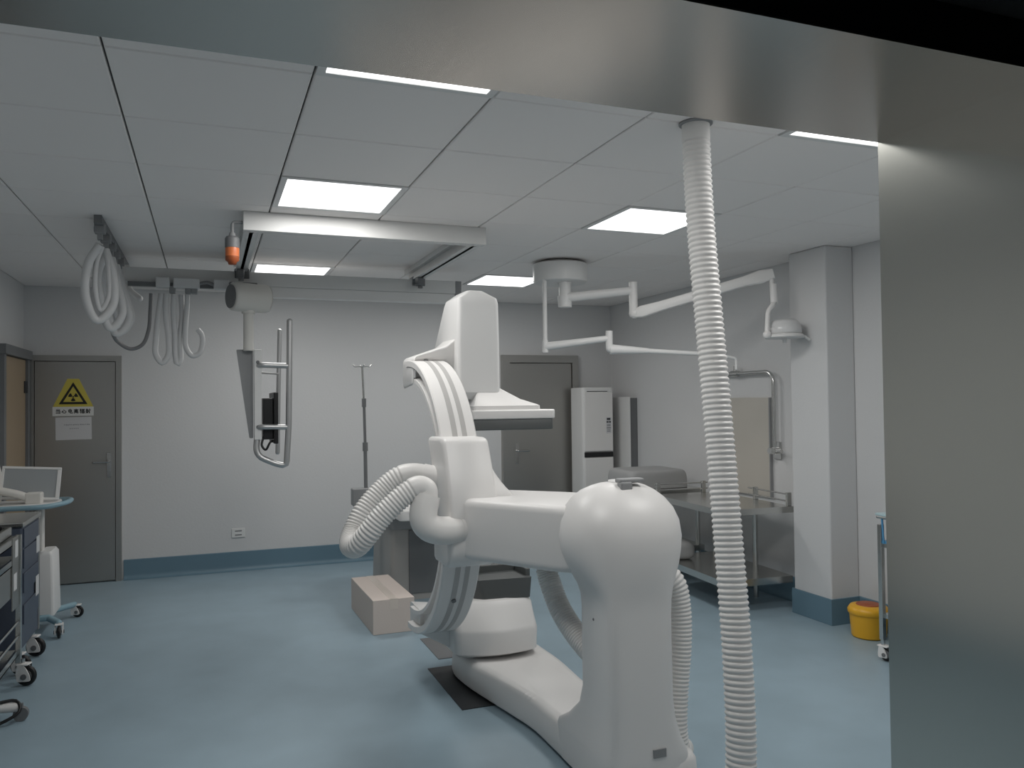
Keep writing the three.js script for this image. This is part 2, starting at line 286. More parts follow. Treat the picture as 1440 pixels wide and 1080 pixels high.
{
  const c = document.createElement('canvas'); c.width = 256; c.height = 180; const x = c.getContext('2d'); x.fillStyle = '#d2d2d4'; x.fillRect(0, 0, 256, 180); x.fillStyle = '#8d8d92';
  for (let i = 0; i < 15; i++) x.fillRect(60 + i * 12.4, 56 + (i % 3), 6 + (i * 7 % 4), 7); for (let i = 0; i < 5; i++) x.fillRect(100 + i * 14, 86, 6, 8);
  const t = new THREE.CanvasTexture(c); t.colorSpace = THREE.SRGBColorSpace;
  const g = new THREE.BoxGeometry(0.28, 0.197, 0.0012); g.rotateZ(0.8 * R);
  const m = solo('paper_notice', g, std(0xffffff, 0.8, { map: t }), 'white paper notice taped below the radiation sign on the steel door', 'notice'); m.position.set(-1.092, 1.36, ZB + 0.0392);
}
{ const o = thing('wall_socket', 'white double wall socket low on the plain back wall', 'socket', [0.27, 0.35, ZB]);
  mesh('plate', bx(-0.06, 0.06, -0.043, 0.043, 0, 0.009, 0.004), M.white2, o); for (const y of [-0.018, 0.018]) mesh('socket_slot', bx(-0.03, 0.03, y - 0.005, y + 0.005, 0.008, 0.0095), M.midgrey, o); }

// ---------------------------------------------------------------- C-arm X-ray machine
{
  const o = thing('angiography_machine', 'large white floor mounted C-arm X-ray machine with ribbed hoses', 'x-ray machine', [1.55, 0, -4.3]);
  const W = new THREE.Group(); // local offset keeps the numbers below in room coordinates
  const add = (name, geo, mat, parent) => { const g = Array.isArray(geo) ? merge(geo) : geo; const m = mesh(name, parent ? g : g.translate(-1.55, 0, 4.3), mat, parent || o); return m; };
  const sub = (name, geo, mat, parent) => { const g = Array.isArray(geo) ? merge(geo) : geo; return mesh(name, g.translate(-1.55, 0, 4.3), mat, parent); };
  // base on the floor: round pivot end far, broad foot near
  const foot = (d, rear) => rpoly([[1.30 + d, -4.15, 0.12], [1.285 + d, -4.42, 0.16], [1.40 + d, -4.66 + d, 0.16], [1.68 - d, -4.66 + d, 0.16], [1.79 - d, -4.42, 0.16], [1.80 - d, -4.0, 0.1], [1.76 - d, -3.5, 0.08], [1.83 - d, -3.15, 0.08], [1.83 - d, -2.72 - d, 0.06], [1.42 + d, -2.72 - d, 0.06], [1.42 + d, -3.5, 0.1]], 0.1, 6);
  const base = add('base', loft([[0.018, foot(0.004)], [0.03, foot(0)], [0.125, foot(0.006)], [0.148, foot(0.018)], [0.16, foot(0.05)]], 42), M.white);
  sub('kick_plate', loft([[0.0, foot(0.03)], [0.019, foot(0.03)]], 40), M.black, base);
  // upright column, flared at its foot
  const sup = (x0, x1, zn, zf, n) => { const p = [], cx = (x0 + x1) / 2, cz = (zn + zf) / 2, a = (x1 - x0) / 2, b = (zn - zf) / 2; for (let i = 0; i < 56; i++) { const t = i / 56 * 2 * Math.PI, c = Math.cos(t), q = Math.sin(t); p.push([cx + a * Math.sign(c) * Math.pow(Math.abs(c), 2 / n), cz + b * Math.sign(q) * Math.pow(Math.abs(q), 2 / n)]); } return p; };
  const colS = [[0.02, 1.42, 1.80, -2.725, -3.24, 9], [0.15, 1.42, 1.79, -2.725, -3.26, 9], [0.17, 1.422, 1.785, -2.727, -3.25, 9], [0.22, 1.428, 1.76, -2.73, -3.16, 8], [0.30, 1.434, 1.735, -2.733, -3.06, 7], [0.38, 1.436, 1.728, -2.735, -3.03, 6.5], [0.55, 1.436, 1.728, -2.738, -3.03, 6.5], [0.70, 1.435, 1.73, -2.74, -3.03, 6], [0.76, 1.43, 1.738, -2.738, -3.04, 5], [0.80, 1.416, 1.753, -2.734, -3.06, 4], [0.84, 1.392, 1.778, -2.729, -3.09, 3.2], [0.89, 1.362, 1.808, -2.724, -3.12, 2.7], [0.94, 1.345, 1.828, -2.721, -3.15, 2.5], [1.0, 1.337, 1.838, -2.72, -3.16, 2.4], [1.06, 1.345, 1.832, -2.73, -3.155, 2.35], [1.11, 1.365, 1.812, -2.752, -3.14, 2.3], [1.15, 1.395, 1.78, -2.785, -3.11, 2.3], [1.18, 1.43, 1.742, -2.82, -3.075, 2.2], [1.20, 1.47, 1.70, -2.855, -3.03, 2.2], [1.21, 1.505, 1.665, -2.885, -3.0, 2.1], [1.213, 1.53, 1.64, -2.905, -2.98, 2]];
  const column = add('column', loft(colS.map(([y, ...q]) => [y, sup(...q)]), 60), M.white);
  sub('name_plate', bx(1.608, 1.664, 0.165, 0.197, -2.7335, -2.7225), M.grey, column);
  sub('lock_screw', new THREE.SphereGeometry(0.006, 10, 8).translate(1.4365, 0.68, -2.88), M.midgrey, column);
  const head = column;
  sub('handle_bracket', [bx(1.548, 1.60, 1.185, 1.222, -2.88, -2.84, 0.008), bx(1.548, 1.66, 1.216, 1.234, -2.90, -2.85, 0.007)], M.grey, head);
  sub('knob_cap', lathe([[0.0001, 0.0], [0.05, 0], [0.048, 0.012], [0.0001, 0.014]], 1.60, 1.208, -2.95, 24), M.white2, head);
  // horizontal offset arm between head and C sleeve
  const armC = [[1.055, -3.44, 0.06], [1.345, -2.99, 0.06], [1.52, -2.86, 0.08], [1.74, -3.05, 0.1], [1.70, -3.42, 0.1], [1.36, -3.74, 0.1], [1.255, -3.74, 0.04], [1.07, -3.62, 0.03]];
  const arm = add('offset_arm', block(armC, 0.845, 1.118, 0.06, 0.035), M.white);
  // sleeve that grips the C
  const prof = (i) => { const f = 0.018 * i; return rpoly([[0.80 + f, -3.70, 0.01], [0.80 + f, -3.47 - f, 0.05], [0.87, -3.415 - f, 0.08], [1.12, -3.42 - f, 0.12], [1.385 - f, -3.545 - f, 0.035], [1.385 - f, -3.80, 0.01], [1.22, -3.715, 0.1], [1.04, -3.70, 0.1], [0.9, -3.705, 0.1]], 0.03, 6); };
  const sm = (y, x, z) => [x, y, z];
  const sleeve = add('sleeve', loft([[1.008, prof(1)], [1.013, prof(0.35)], [1.024, prof(0)], [1.215, prof(0)], [1.228, prof(0.35)], [1.234, prof(1)]], 40, sm), M.white);
  // concave web blending sleeve into arm
  { const w = []; for (let i = 0; i <= 10; i++) { const t = i / 10; w.push([1.10 + 0.29 * Math.pow(1 - t, 2.6), rpoly([[1.12, -3.46 - 0.08 * t], [1.195 + 0.15 * Math.pow(t, 1) * 0 + 0.02, -3.46 - 0.08 * t], [1.215 + 0.1 * t * 0, -3.70], [1.12, -3.70]], 0.02, 4)]); }
    const web = []; const f = (y) => 1.215 + 0.13 * Math.pow(Math.max(0, (1.36 - y) / 0.26), 2.2);
    for (let i = 0; i <= 12; i++) { const y = 1.09 + 0.27 * i / 12, z = -3.43 - 0.115 * Math.max(0, (y - 1.12) / 0.265); web.push([y, rpoly([[1.1, z - 0.005], [f(y), z - 0.012 - 0.05 * (f(y) - 1.215)], [f(y), -3.72], [1.1, -3.72]], 0.025, 5)]); }
    sub('sleeve_web', loft(web, 50), M.white, sleeve); }
  // the C: I-section ring, opening away from the doorway
  const YC = 1.04, ZC = -4.38, x0 = 1.046, x1 = 1.232;
  const cprof = [[x0, 0.742], [x0 + 0.006, 0.748], [x1 - 0.006, 0.748], [x1, 0.742], [x1, 0.712], [x1 - 0.055, 0.706], [x1 - 0.055, 0.652], [x1 - 0.012, 0.648], [x1 - 0.012, 0.628], [x0 + 0.012, 0.628], [x0 + 0.012, 0.648], [x0 + 0.055, 0.652], [x0 + 0.055, 0.706], [x0, 0.712]];
  const carc = add('c_arc', arc(cprof, YC, ZC, -93, 93, 90), M.white);
  for (const [a, b] of [[0.062, 0.088], [0.112, 0.136]]) sub('running_track', arc([[x0 + a, 0.7475], [x0 + b, 0.7475], [x0 + b, 0.7495], [x0 + a, 0.7495]], YC, ZC, -88, 84, 90), M.track, carc);
  for (const a of [-38, 82]) sub('stop_bolt', rod([1.127, YC + 0.747 * Math.sin(a * R), ZC + 0.747 * Math.cos(a * R)], [1.127, YC + 0.756 * Math.sin(a * R), ZC + 0.756 * Math.cos(a * R)], 0.012), M.midgrey, carc);
  // detector side on top
  const dp = (l, r, n, f, q) => rpoly([[l, n], [r, n], [r, f], [l, f]], q, 6);
  const det = add('detector_housing', loft([[1.565, dp(1.33, 1.49, -4.235, -4.6, 0.03)], [1.605, dp(1.285, 1.536, -4.20, -4.72, 0.03)], [1.87, dp(1.285, 1.536, -4.20, -4.70, 0.03)], [2.10, dp(1.29, 1.532, -4.20, -4.50, 0.03)], [2.13, dp(1.294, 1.525, -4.203, -4.47, 0.03)], [2.168, dp(1.345, 1.45, -4.215, -4.44, 0.03)], [2.172, dp(1.355, 1.44, -4.225, -4.43, 0.02)]], 30), M.white2);
  sub('mounting_foot', loft([[1.05, rpoly([[1.655, -4.30], [1.785, -4.26], [1.785, -4.50], [1.64, -4.50]], 0.02, 5)], [1.056, rpoly([[1.65, -4.285], [1.795, -4.25], [1.795, -4.51], [1.63, -4.51]], 0.02, 5)], [1.068, rpoly([[1.775, -4.285], [1.805, -4.25], [1.805, -4.51], [1.775, -4.51]], 0.012, 5)], [1.24, rpoly([[1.775, -4.285], [1.865, -4.25], [1.865, -4.51], [1.775, -4.51]], 0.02, 5)], [1.32, rpoly([[1.70, -4.285], [1.93, -4.25], [1.93, -4.51], [1.70, -4.51]], 0.02, 5)]], 40, sm), M.white, det);
  sub('detector_hood', loft([[1.506, dp(1.35, 1.745, -4.12, -4.6, 0.02)], [1.528, dp(1.35, 1.742, -4.12, -4.6, 0.02)], [1.535, dp(1.36, 1.73, -4.13, -4.6, 0.02)], [1.565, dp(1.38, 1.645, -4.17, -4.58, 0.02)], [1.625, dp(1.40, 1.545, -4.22, -4.56, 0.02)]], 45), M.white, det);
  const plate = add('detector_plate', block(rect(1.33, 1.825, -4.62, -4.10), 1.455, 1.506, 0.02, 0.008), M.white);
  sub('detector_face', block(rect(1.34, 1.815, -4.61, -4.11), 1.395, 1.456, 0.015, 0.006), M.detface, plate);
  // tube side below
  const tp = (n, s, q = 0.05) => rpoly([[1.235 + s, -4.30 + 0, 0.04], [1.235 + s, -4.14 - n * 0.3, 0.04], [1.46, -4.045 - n, 0.12], [1.70 - s, -4.09 - n * 0.8, 0.05], [1.725 - s, -4.2 - n * 0.2, 0.04], [1.725 - s, -4.60, 0.06], [1.235 + s, -4.60, 0.06]], q, 6);
  const tube = add('tube_housing', loft([[0.165, tp(0.10, 0.07)], [0.178, tp(0.04, 0.025)], [0.195, tp(0.0, 0.005)], [0.305, tp(0.0, 0.0)], [0.325, tp(0.012, 0.004)], [0.42, tp(0.12, 0.008)], [0.445, tp(0.14, 0.02)], [0.455, tp(0.16, 0.05)]], 38), M.white);
  sub('tube_mount', loft([[1.08, rpoly([[0.29, -4.28], [0.42, -4.26], [0.42, -4.50], [0.29, -4.50]], 0.02, 5)], [1.25, rpoly([[0.20, -4.24], [0.38, -4.22], [0.38, -4.58], [0.20, -4.58]], 0.02, 5)]], 40, sm), M.white2, tube);
  const coll = sub('collimator', [loft([[0.45, rpoly([[1.435, -4.22], [1.70, -4.20], [1.70, -4.52], [1.385, -4.52], [1.385, -4.27]], 0.012, 4)], [0.56, rpoly([[1.40, -4.23], [1.71, -4.20], [1.71, -4.54], [1.36, -4.54], [1.36, -4.27]], 0.012, 4)]], 30), bx(1.36, 1.72, 0.555, 0.60, -4.54, -4.42, 0.006), bx(1.36, 1.40, 0.555, 0.60, -4.44, -4.25, 0.006), bx(1.69, 1.72, 0.555, 0.60, -4.44, -4.25, 0.006)], M.detface, tube);
  // hoses: elbow on the arm, loop round and back to the sleeve
  const ec = new THREE.CubicBezierCurve3(V(1.075, 0.98, -3.465), V(0.94, 0.975, -3.42), V(0.85, 0.985, -3.42), V(0.902, 1.115, -3.45));
  const elbow = sub('hose_elbow', [new THREE.TubeGeometry(ec, 24, 0.062, 24), rod([1.10, 0.98, -3.475], [1.045, 0.98, -3.458], 0.065, 0.065, 24), rod([0.898, 1.105, -3.449], [0.91, 1.142, -3.452], 0.064, 0.058, 24)], M.hose, arm);
  sub('hose_loop', hose([[0.905, 1.128, -3.45], [0.905, 1.162, -3.455], [0.875, 1.178, -3.46], [0.82, 1.152, -3.465], [0.716, 1.06, -3.48], [0.65, 0.975, -3.50], [0.615, 0.925, -3.54], [0.60, 0.915, -3.62], [0.622, 0.955, -3.70], [0.68, 1.05, -3.73], [0.77, 1.145, -3.74], [0.85, 1.203, -3.73], [0.92, 1.213, -3.72], [1.0, 1.195, -3.70]], 0.051, 0.0165, 0.13, 22, 0.1, 0.15), M.hose, elbow);
  sub('hose_coupling', rod([0.955, 1.206, -3.71], [1.03, 1.188, -3.69], 0.056, 0.056, 22), M.white, sleeve);
  sub('arm_hose', [hose([[1.432, 0.86, -3.35], [1.436, 0.78, -3.345], [1.445, 0.70, -3.30], [1.457, 0.63, -3.25], [1.49, 0.53, -3.13], [1.53, 0.46, -3.0], [1.56, 0.42, -2.9]], 0.05, 0.0125, 0.13, 20, 0.02), rod([1.434, 0.80, -3.348], [1.432, 0.86, -3.35], 0.062, 0.072, 24)], M.hose, arm);
  sub('column_hose', hose([[1.70, 0.86, -2.98], [1.80, 0.83, -2.98], [1.86, 0.77, -2.96], [1.878, 0.66, -2.95], [1.872, 0.52, -2.94], [1.845, 0.32, -2.93], [1.832, 0.16, -2.92], [1.85, 0.075, -2.92], [1.9, 0.06, -2.98]], 0.05, 0.017, 0.13, 20), M.hose, column);
}
solo('floor_plate', bx(1.195, 1.905, 0, 0.004, -4.56, -3.885), M.dark, 'black metal floor plate under the pivot of the X-ray machine', 'floor plate');
solo('floor_strip', bx(1.30, 1.62, 0, 0.004, -5.15, -4.70), M.midgrey, 'thin dark grey strip on the floor behind the machine base', 'duct cover');  // thin dark grey sheet lying on the floor behind the base

// hose from ceiling to floor
{
  const o = thing('ceiling_hose', 'tall white ribbed cable hose hanging from the ceiling to the floor', 'hose', [1.70, 0, -2.4]);
  const T0 = (g) => g.translate(-1.70, 0, 2.4);
  mesh('hose', T0(hose([[1.745, 2.60, -2.575], [1.745, 2.45, -2.57], [1.747, 2.2, -2.555], [1.752, 1.85, -2.52], [1.755, 1.45, -2.475], [1.748, 1.05, -2.42], [1.735, 0.65, -2.36], [1.71, 0.33, -2.315], [1.69, 0.12, -2.31], [1.70, 0.055, -2.36], [1.74, 0.052, -2.45], [1.79, 0.052, -2.56]], 0.0535, 0.0205, 0.12, 26, 0.07)), M.hose, o);
  mesh('ceiling_collar', T0(lathe([[0.05, 0], [0.064, 0], [0.064, -0.006], [0.06, -0.009], [0.05, -0.009]], 1.745, CEIL, -2.575, 28)), M.grey, o);
}

// ---------------------------------------------------------------- patient table, carton, drip pole
{
  const o = thing('patient_table', 'grey pedestal patient table behind the C-arm', 'patient table', [1.45, 0, -6]);
  const L = g => (Array.isArray(g) ? merge(g) : g).translate(-1.45, 0, 6);
  const ped = mesh('pedestal', L(loft([[0.0, rpoly(rect(1.335, 1.82, -6.95, -6.2), 0.04)], [0.06, rpoly(rect(1.335, 1.82, -6.95, -6.2), 0.04)], [0.56, rpoly(rect(1.34, 1.81, -6.9, -6.2), 0.04)]], 40)), M.ped, o);
  mesh('dark_front_sheet', L(bx(1.48, 1.80, 0.05, 0.55, -6.2, -6.19, 0.003)), M.midgrey, ped);  // thin darker sheet over the right part of the pedestal front
  mesh('head_block', L(block(rect(1.32, 1.82, -6.98, -6.15), 0.56, 0.66, 0.04, 0.02)), M.grey, o);
  mesh('top_carriage', L(bx(1.36, 1.78, 0.66, 0.69, -6.95, -6.12, 0.004)), M.black, o);
  mesh('table_top', L(block(rect(1.30, 1.84, -7.0, -5.7), 0.69, 0.77, 0.05, 0.015)), M.white, o);
  mesh('accessory_rail', L([rod([1.265, 0.73, -6.95], [1.265, 0.73, -5.8], 0.012), rod([1.265, 0.73, -6.8], [1.32, 0.73, -6.8], 0.009), rod([1.265, 0.73, -6.35], [1.32, 0.73, -6.35], 0.009), rod([1.265, 0.73, -5.9], [1.32, 0.73, -5.9], 0.009)]), M.chrome, o);
}
{
  const o = thing('drip_stand', 'thin dark metal drip pole with a hook cross clamped to the table rail', 'drip pole', [1.20, 0.70, -6.55]);
  mesh('lower_pole', [rod([0.012, 0.02, 0], [0.008, 0.50, 0], 0.015)], M.midgrey, o); mesh('middle_pole', [rod([0.008, 0.50, 0], [0.0, 0.86, 0], 0.0115)], M.midgrey, o); mesh('upper_pole', [rod([0, 0.86, 0], [-0.012, 1.15, 0], 0.0085)], M.chrome, o);
  for (const [y, x, r] of [[0.50, 0.008, 0.022], [0.86, 0, 0.018]]) mesh('locking_collar', rod([x, y - 0.04, 0], [x, y + 0.03, 0], r), M.midgrey, o);
  mesh('hook_cross', [bar([[-0.085, 1.165, 0], [-0.075, 1.149, 0], [-0.012, 1.15, 0], [0.05, 1.149, 0], [0.062, 1.165, 0]], 0.005, 0.01), bar([[-0.012, 1.165, 0.075], [-0.012, 1.149, 0.06], [-0.012, 1.15, 0], [-0.012, 1.149, -0.06], [-0.012, 1.165, -0.075]], 0.005, 0.01)], M.chrome, o);
  mesh('rail_clamp', [bx(-0.105, 0.045, 0.02, 0.16, -0.05, 0.05, 0.01), bx(-0.03, 0.045, -0.02, 0.03, -0.03, 0.03, 0.006)], M.grey, o);
}
{
  const o = thing('carton', 'long beige cardboard box lying on the floor beside the table pedestal', 'cardboard box', [1.03, 0, -5.35]);
  mesh('box', bx(0, 0.285, 0, 0.23, -0.78, 0, 0.004), M.carton, o);
  mesh('packing_tape', [bx(0.115, 0.17, 0.2295, 0.2308, -0.782, 0.0012), bx(0.115, 0.17, 0.16, 0.2305, -0.0002, 0.0012)], M.tape, o);
  o.rotation.y = 1 * R;
}

// ---------------------------------------------------------------- ceiling rail system and monitor suspension
{
  const o = thing('ceiling_rail_frame', 'pale metal rail frame bolted under the ceiling tiles', 'ceiling rail', [0.88, CEIL, -5.3]);
  const L = g => (Array.isArray(g) ? merge(g) : g).translate(-0.88, -CEIL, 5.3);
  const y1 = CEIL, y0 = 2.5;
  mesh('front_beam', L(bx(0.185, 1.58, y0, y1, -4.62, -4.55, 0.004)), M.rail, o);
  for (const x of [0.215, 1.505]) { const b = mesh('side_rail', L([bx(x - 0.03, x + 0.06, y1 - 0.035, y1, -6.25, -4.62), bx(x + 0.005, x + 0.025, y0, y1 - 0.03, -6.25, -4.62), bx(x - 0.025, x + 0.055, y0, y0 + 0.012, -6.25, -4.62)]), M.rail, o);
    mesh('cable_gland', L([bx(x - 0.02, x + 0.03, 2.44, 2.5, -5.95, -5.86, 0.01), rod([x + 0.01, 2.42, -5.9], [x + 0.01, 2.5, -5.9], 0.018)]), M.midgrey, b); }
}
{
  const o = thing('suspension_bridge', 'grey cross beam with a white lower track hung beneath the rails', 'cross beam', [0.7, 2.33, -6.03]);
  const L = g => (Array.isArray(g) ? merge(g) : g).translate(-0.7, -2.33, 6.03);
  mesh('beam', L(bx(-0.52, 1.86, 2.40, 2.50, -6.10, -5.99, 0.006)), M.rail, o);
  mesh('lower_track', L(bx(0.36, 1.82, 2.325, 2.40, -6.08, -6.0, 0.005)), M.white2, o);
  mesh('end_cap', L(bx(1.82, 1.87, 2.32, 2.50, -6.1, -5.985, 0.006)), M.grey, o);
  for (const x of [0.235, 1.525]) mesh('rail_carriage', L(bx(x - 0.05, x + 0.05, 2.45, 2.52, -6.08, -5.98, 0.004)), M.midgrey, o);
}
{
  const o = thing('monitor_suspension', 'white swivel drum with a drop pole and tubular monitor guard hanging from the cross beam', 'monitor mount', [0.28, 2.295, -5.84]);
  const drum = lathe([[0.0001, -0.135], [0.085, -0.135], [0.097, -0.125], [0.1, -0.1], [0.1, 0.11], [0.094, 0.128], [0.0001, 0.13]], 0, 0, 0, 36).rotateZ(-Math.PI / 2);
  const d = mesh('swivel_drum', drum, M.ivory, o); d.rotation.y = 22 * R;
  mesh('drum_end_disc', rod([-0.142, 0, 0], [-0.134, 0, 0], 0.082, 0.08, 32), M.midgrey, d);
  mesh('beam_hanger', bx(-0.05, 0.05, 0.085, 0.104, -0.13, 0.02, 0.006), M.midgrey, o);
  mesh('drop_pole', [rod([-0.01, -0.09, 0], [-0.01, -0.37, 0], 0.034, 0.034, 24), rod([-0.01, -0.085, 0], [-0.01, -0.11, 0], 0.045, 0.045, 24)], M.ivory, o);
  // bracket: tapered side cheek and white plate
  mesh('side_cheek', loft([[-0.045, rpoly([[-0.36, -0.08], [-0.36, 0.03], [-0.98, 0.03], [-0.98, 0.005]], 0.01, 4)], [-0.03, rpoly([[-0.36, -0.08], [-0.36, 0.03], [-0.98, 0.03], [-0.98, 0.005]], 0.01, 4)]], 30, (y, h, x) => [x * 1.0 - 0.01, y, h]), M.grey, o);
  const pl = mesh('mounting_plate', bx(0.025, 0.075, -0.99, -0.36, -0.06, 0.02, 0.005), M.white2, o);
  for (const y of [-0.45, -0.9]) mesh('bolt', rod([0.05, y, 0.02], [0.05, y, 0.026], 0.012), M.midgrey, pl);
  // monitor seen edge-on, and its cable
  const mo = mesh('monitor', [bx(0.085, 0.155, -0.99, -0.70, -0.36, 0.0, 0.008), bx(0.155, 0.185, -1.02, -0.66, -0.42, 0.03, 0.006)], M.black, o);
  mesh('monitor_cable', cable([[0.09, -0.97, -0.02], [0.075, -1.03, 0.01], [0.10, -1.06, 0.02], [0.13, -1.01, 0.02], [0.15, -1.0, 0.0]], 0.008), M.black, mo);
  // tubular guard
  const g = mesh('guard_tube', [bar([[0.265, -0.16, 0.03], [0.255, -0.9, 0.03], [0.238, -1.175, 0.03], [0.18, -1.165, 0.02], [0.035, -1.10, 0.0], [0.045, -0.97, -0.01]], 0.021, 0.07, 60), bar([[0.045, -0.475, 0.0], [0.075, -0.47, 0.03], [0.262, -0.475, 0.03]], 0.019, 0.02, 20), bar([[0.045, -0.905, 0.0], [0.075, -0.9, 0.03], [0.255, -0.905, 0.03]], 0.019, 0.02, 20)], M.alu, o);
  mesh('rear_guard_tube', [bar([[0.225, -0.20, -0.3], [0.215, -0.55, -0.3], [0.205, -1.10, -0.3]], 0.016, 0.05, 20), bar([[0.07, -0.52, -0.05], [0.218, -0.52, -0.3]], 0.008, 0.02, 10)], M.alu, g);
}
{
  const o = thing('beacon_lamp', 'small orange and dark warning beacon hanging beside the rail frame', 'beacon', [0.13, 2.40, -4.58]);
  mesh('bracket', [bar([[0.056, 0.145, 0], [0.0, 0.145, 0], [0.0, 0.07, 0]], 0.009, 0.02), rod([0, 0.06, 0], [0, 0.085, 0], 0.022, 0.015)], M.grey, o);
  mesh('housing', lathe([[0.0001, 0.066], [0.032, 0.064], [0.038, 0.052], [0.038, 0.004], [0.035, 0.002], [0.0001, 0.002]], 0, 0, 0, 24), M.midgrey, o);
  mesh('lens', lathe([[0.035, 0.004], [0.037, -0.002], [0.036, -0.044], [0.034, -0.048], [0.0001, -0.048]], 0, 0, 0, 24), M.orange, o);
  mesh('lower_cap', lathe([[0.036, -0.044], [0.036, -0.066], [0.024, -0.074], [0.02, -0.088], [0.0001, -0.089]], 0, 0, 0, 24), M.rust, o);
}
// festoon track and hanging cables
{
  const o = thing('cable_track', 'dark festoon cable track with trolleys along the ceiling tiles', 'cable track', [-0.56, CEIL, -6.0]);
  mesh('track', bx(-0.02, 0.02, -0.045, 0, -1.2, 1.1), M.midgrey, o);
  for (const z of [1.0, 0.72, 0.45, 0.18, -0.1]) mesh('trolley', [bx(-0.028, 0.028, -0.085, -0.03, z - 0.03, z + 0.03, 0.006), rod([-0.03, -0.06, z], [0.03, -0.06, z], 0.018), bx(-0.012, 0.012, -0.12, -0.08, z - 0.02, z + 0.02)], M.grey, o);
}
{
  const o = thing('track_bracket', 'white angled bracket between the cable track and the cross beam', 'bracket', [-0.56, 2.24, -6.2]);
  mesh('plate', bx(-0.015, 0.05, 0.20, 0.315, -0.1, -0.05, 0.005), M.white2, o);
  mesh('strut', bar([[0.02, 0.215, -0.07], [0.05, 0.125, -0.02], [0.12, 0.065, 0.04]], 0.022, 0.05), M.white2, o);
}
{
  const drape = (label, pts, r, mat = M.cable, n = 70) => solo('hanging_cable', cable(pts, r, n, 10), mat, label, 'cable', 'hanging festoon cables');
  const yT = CEIL - 0.146;
  const loopPts = (x, z, w, len, dz, lean = 0) => [[x, yT, z], [x - w * 0.5, yT - len * 0.25, z + dz * 0.2], [x - w * 0.62 + lean, yT - len * 0.7, z + dz * 0.35], [x - w * 0.2 + lean, yT - len, z + dz * 0.5], [x + w * 0.42 + lean, yT - len * 0.8, z + dz * 0.65], [x + w * 0.42, yT - len * 0.35, z + dz * 0.8], [x + 0.01, yT, z + dz]];
  drape('white thick cable loop hanging from the first trolley of the ceiling track', loopPts(-0.56, -5.0, 0.125, 0.42, -0.16, 0.0), 0.023);
  drape('white slim cable loop nested inside the first hanging loop', loopPts(-0.555, -5.05, 0.06, 0.36, -0.08), 0.014);
  drape('white thick cable loop hanging from the second trolley of the ceiling track', loopPts(-0.555, -5.28, 0.10, 0.44, -0.16, 0.03), 0.023);
  drape('white thick cable loop hanging from the third trolley of the ceiling track', loopPts(-0.555, -5.55, 0.11, 0.45, -0.16, 0.04), 0.022);
  drape('white thick cable loop hanging from the last trolley of the ceiling track', loopPts(-0.555, -5.80, 0.10, 0.42, -0.1, 0.045), 0.02);
  const B = (p) => p.map(([x, y]) => [x, y, -5.94]);
  drape('grey thin cable swag linking the ceiling track to the cross beam', [[-0.60, 2.13, -5.78], [-0.585, 2.05, -5.84], [-0.56, 1.985, -5.9], [-0.48, 1.935, -5.94], [-0.41, 1.965, -5.95], [-0.372, 2.06, -5.95], [-0.36, 2.2, -5.95], [-0.355, 2.316, -5.95]], 0.0125, M.greycable);
  drape('light grey cable loop dropping from the cross beam', B([[-0.29, 2.316], [-0.305, 2.2], [-0.325, 2.0], [-0.325, 1.90], [-0.285, 1.842], [-0.25, 1.89], [-0.245, 2.0], [-0.262, 2.18], [-0.258, 2.316]]), 0.02, M.cable);
  drape('pale narrow cable loop hanging straight between two beam loops', B([[-0.21, 2.316], [-0.215, 2.2], [-0.205, 2.02], [-0.202, 1.88], [-0.19, 1.835], [-0.172, 1.86], [-0.175, 2.0], [-0.16, 2.15], [-0.165, 2.316]]).map((p, i) => [p[0], p[1], -5.94 - i * 0.004]), 0.019, M.cable);
  drape('white hook shaped cable end curling up beside the beam loops', B([[-0.125, 2.316], [-0.13, 2.2], [-0.14, 2.06], [-0.135, 1.95], [-0.095, 1.893], [-0.05, 1.91], [-0.03, 1.98], [-0.035, 2.04], [-0.06, 2.075]]), 0.018, M.cable);
}
{
  const o = thing('cable_junction_box', 'cluster of pale connector blocks fixed along the left end of the cross beam', 'connector box', [-0.2, 2.40, -5.95]);
  mesh('mounting_strip', bx(-0.3, 0.32, -0.035, -0.005, -0.04, 0.0), M.midgrey, o);
  for (const [x, w] of [[-0.08, 0.09], [0.07, 0.17], [0.30, 0.11]]) mesh('connector', bx(x - w / 2, x + w / 2, -0.045, 0.025, -0.02, 0.05, 0.01), M.cable, o);
  mesh('jumper_cable', cable([[0.15, -0.01, 0.03], [0.2, 0.0, 0.04], [0.25, -0.015, 0.03]], 0.012, 20), M.greycable, o); mesh('jumper_cable', cable([[0.34, -0.01, 0.03], [0.36, 0.0, 0.05], [0.38, -0.01, 0.05], [0.40, -0.02, 0.04]], 0.011, 24), M.greycable, o);
  for (const x of [-0.02, 0.08, 0.12]) mesh('cable_clip', bx(x - 0.02, x + 0.02, -0.08, -0.03, -0.02, 0.04, 0.006), M.grey, o);
}

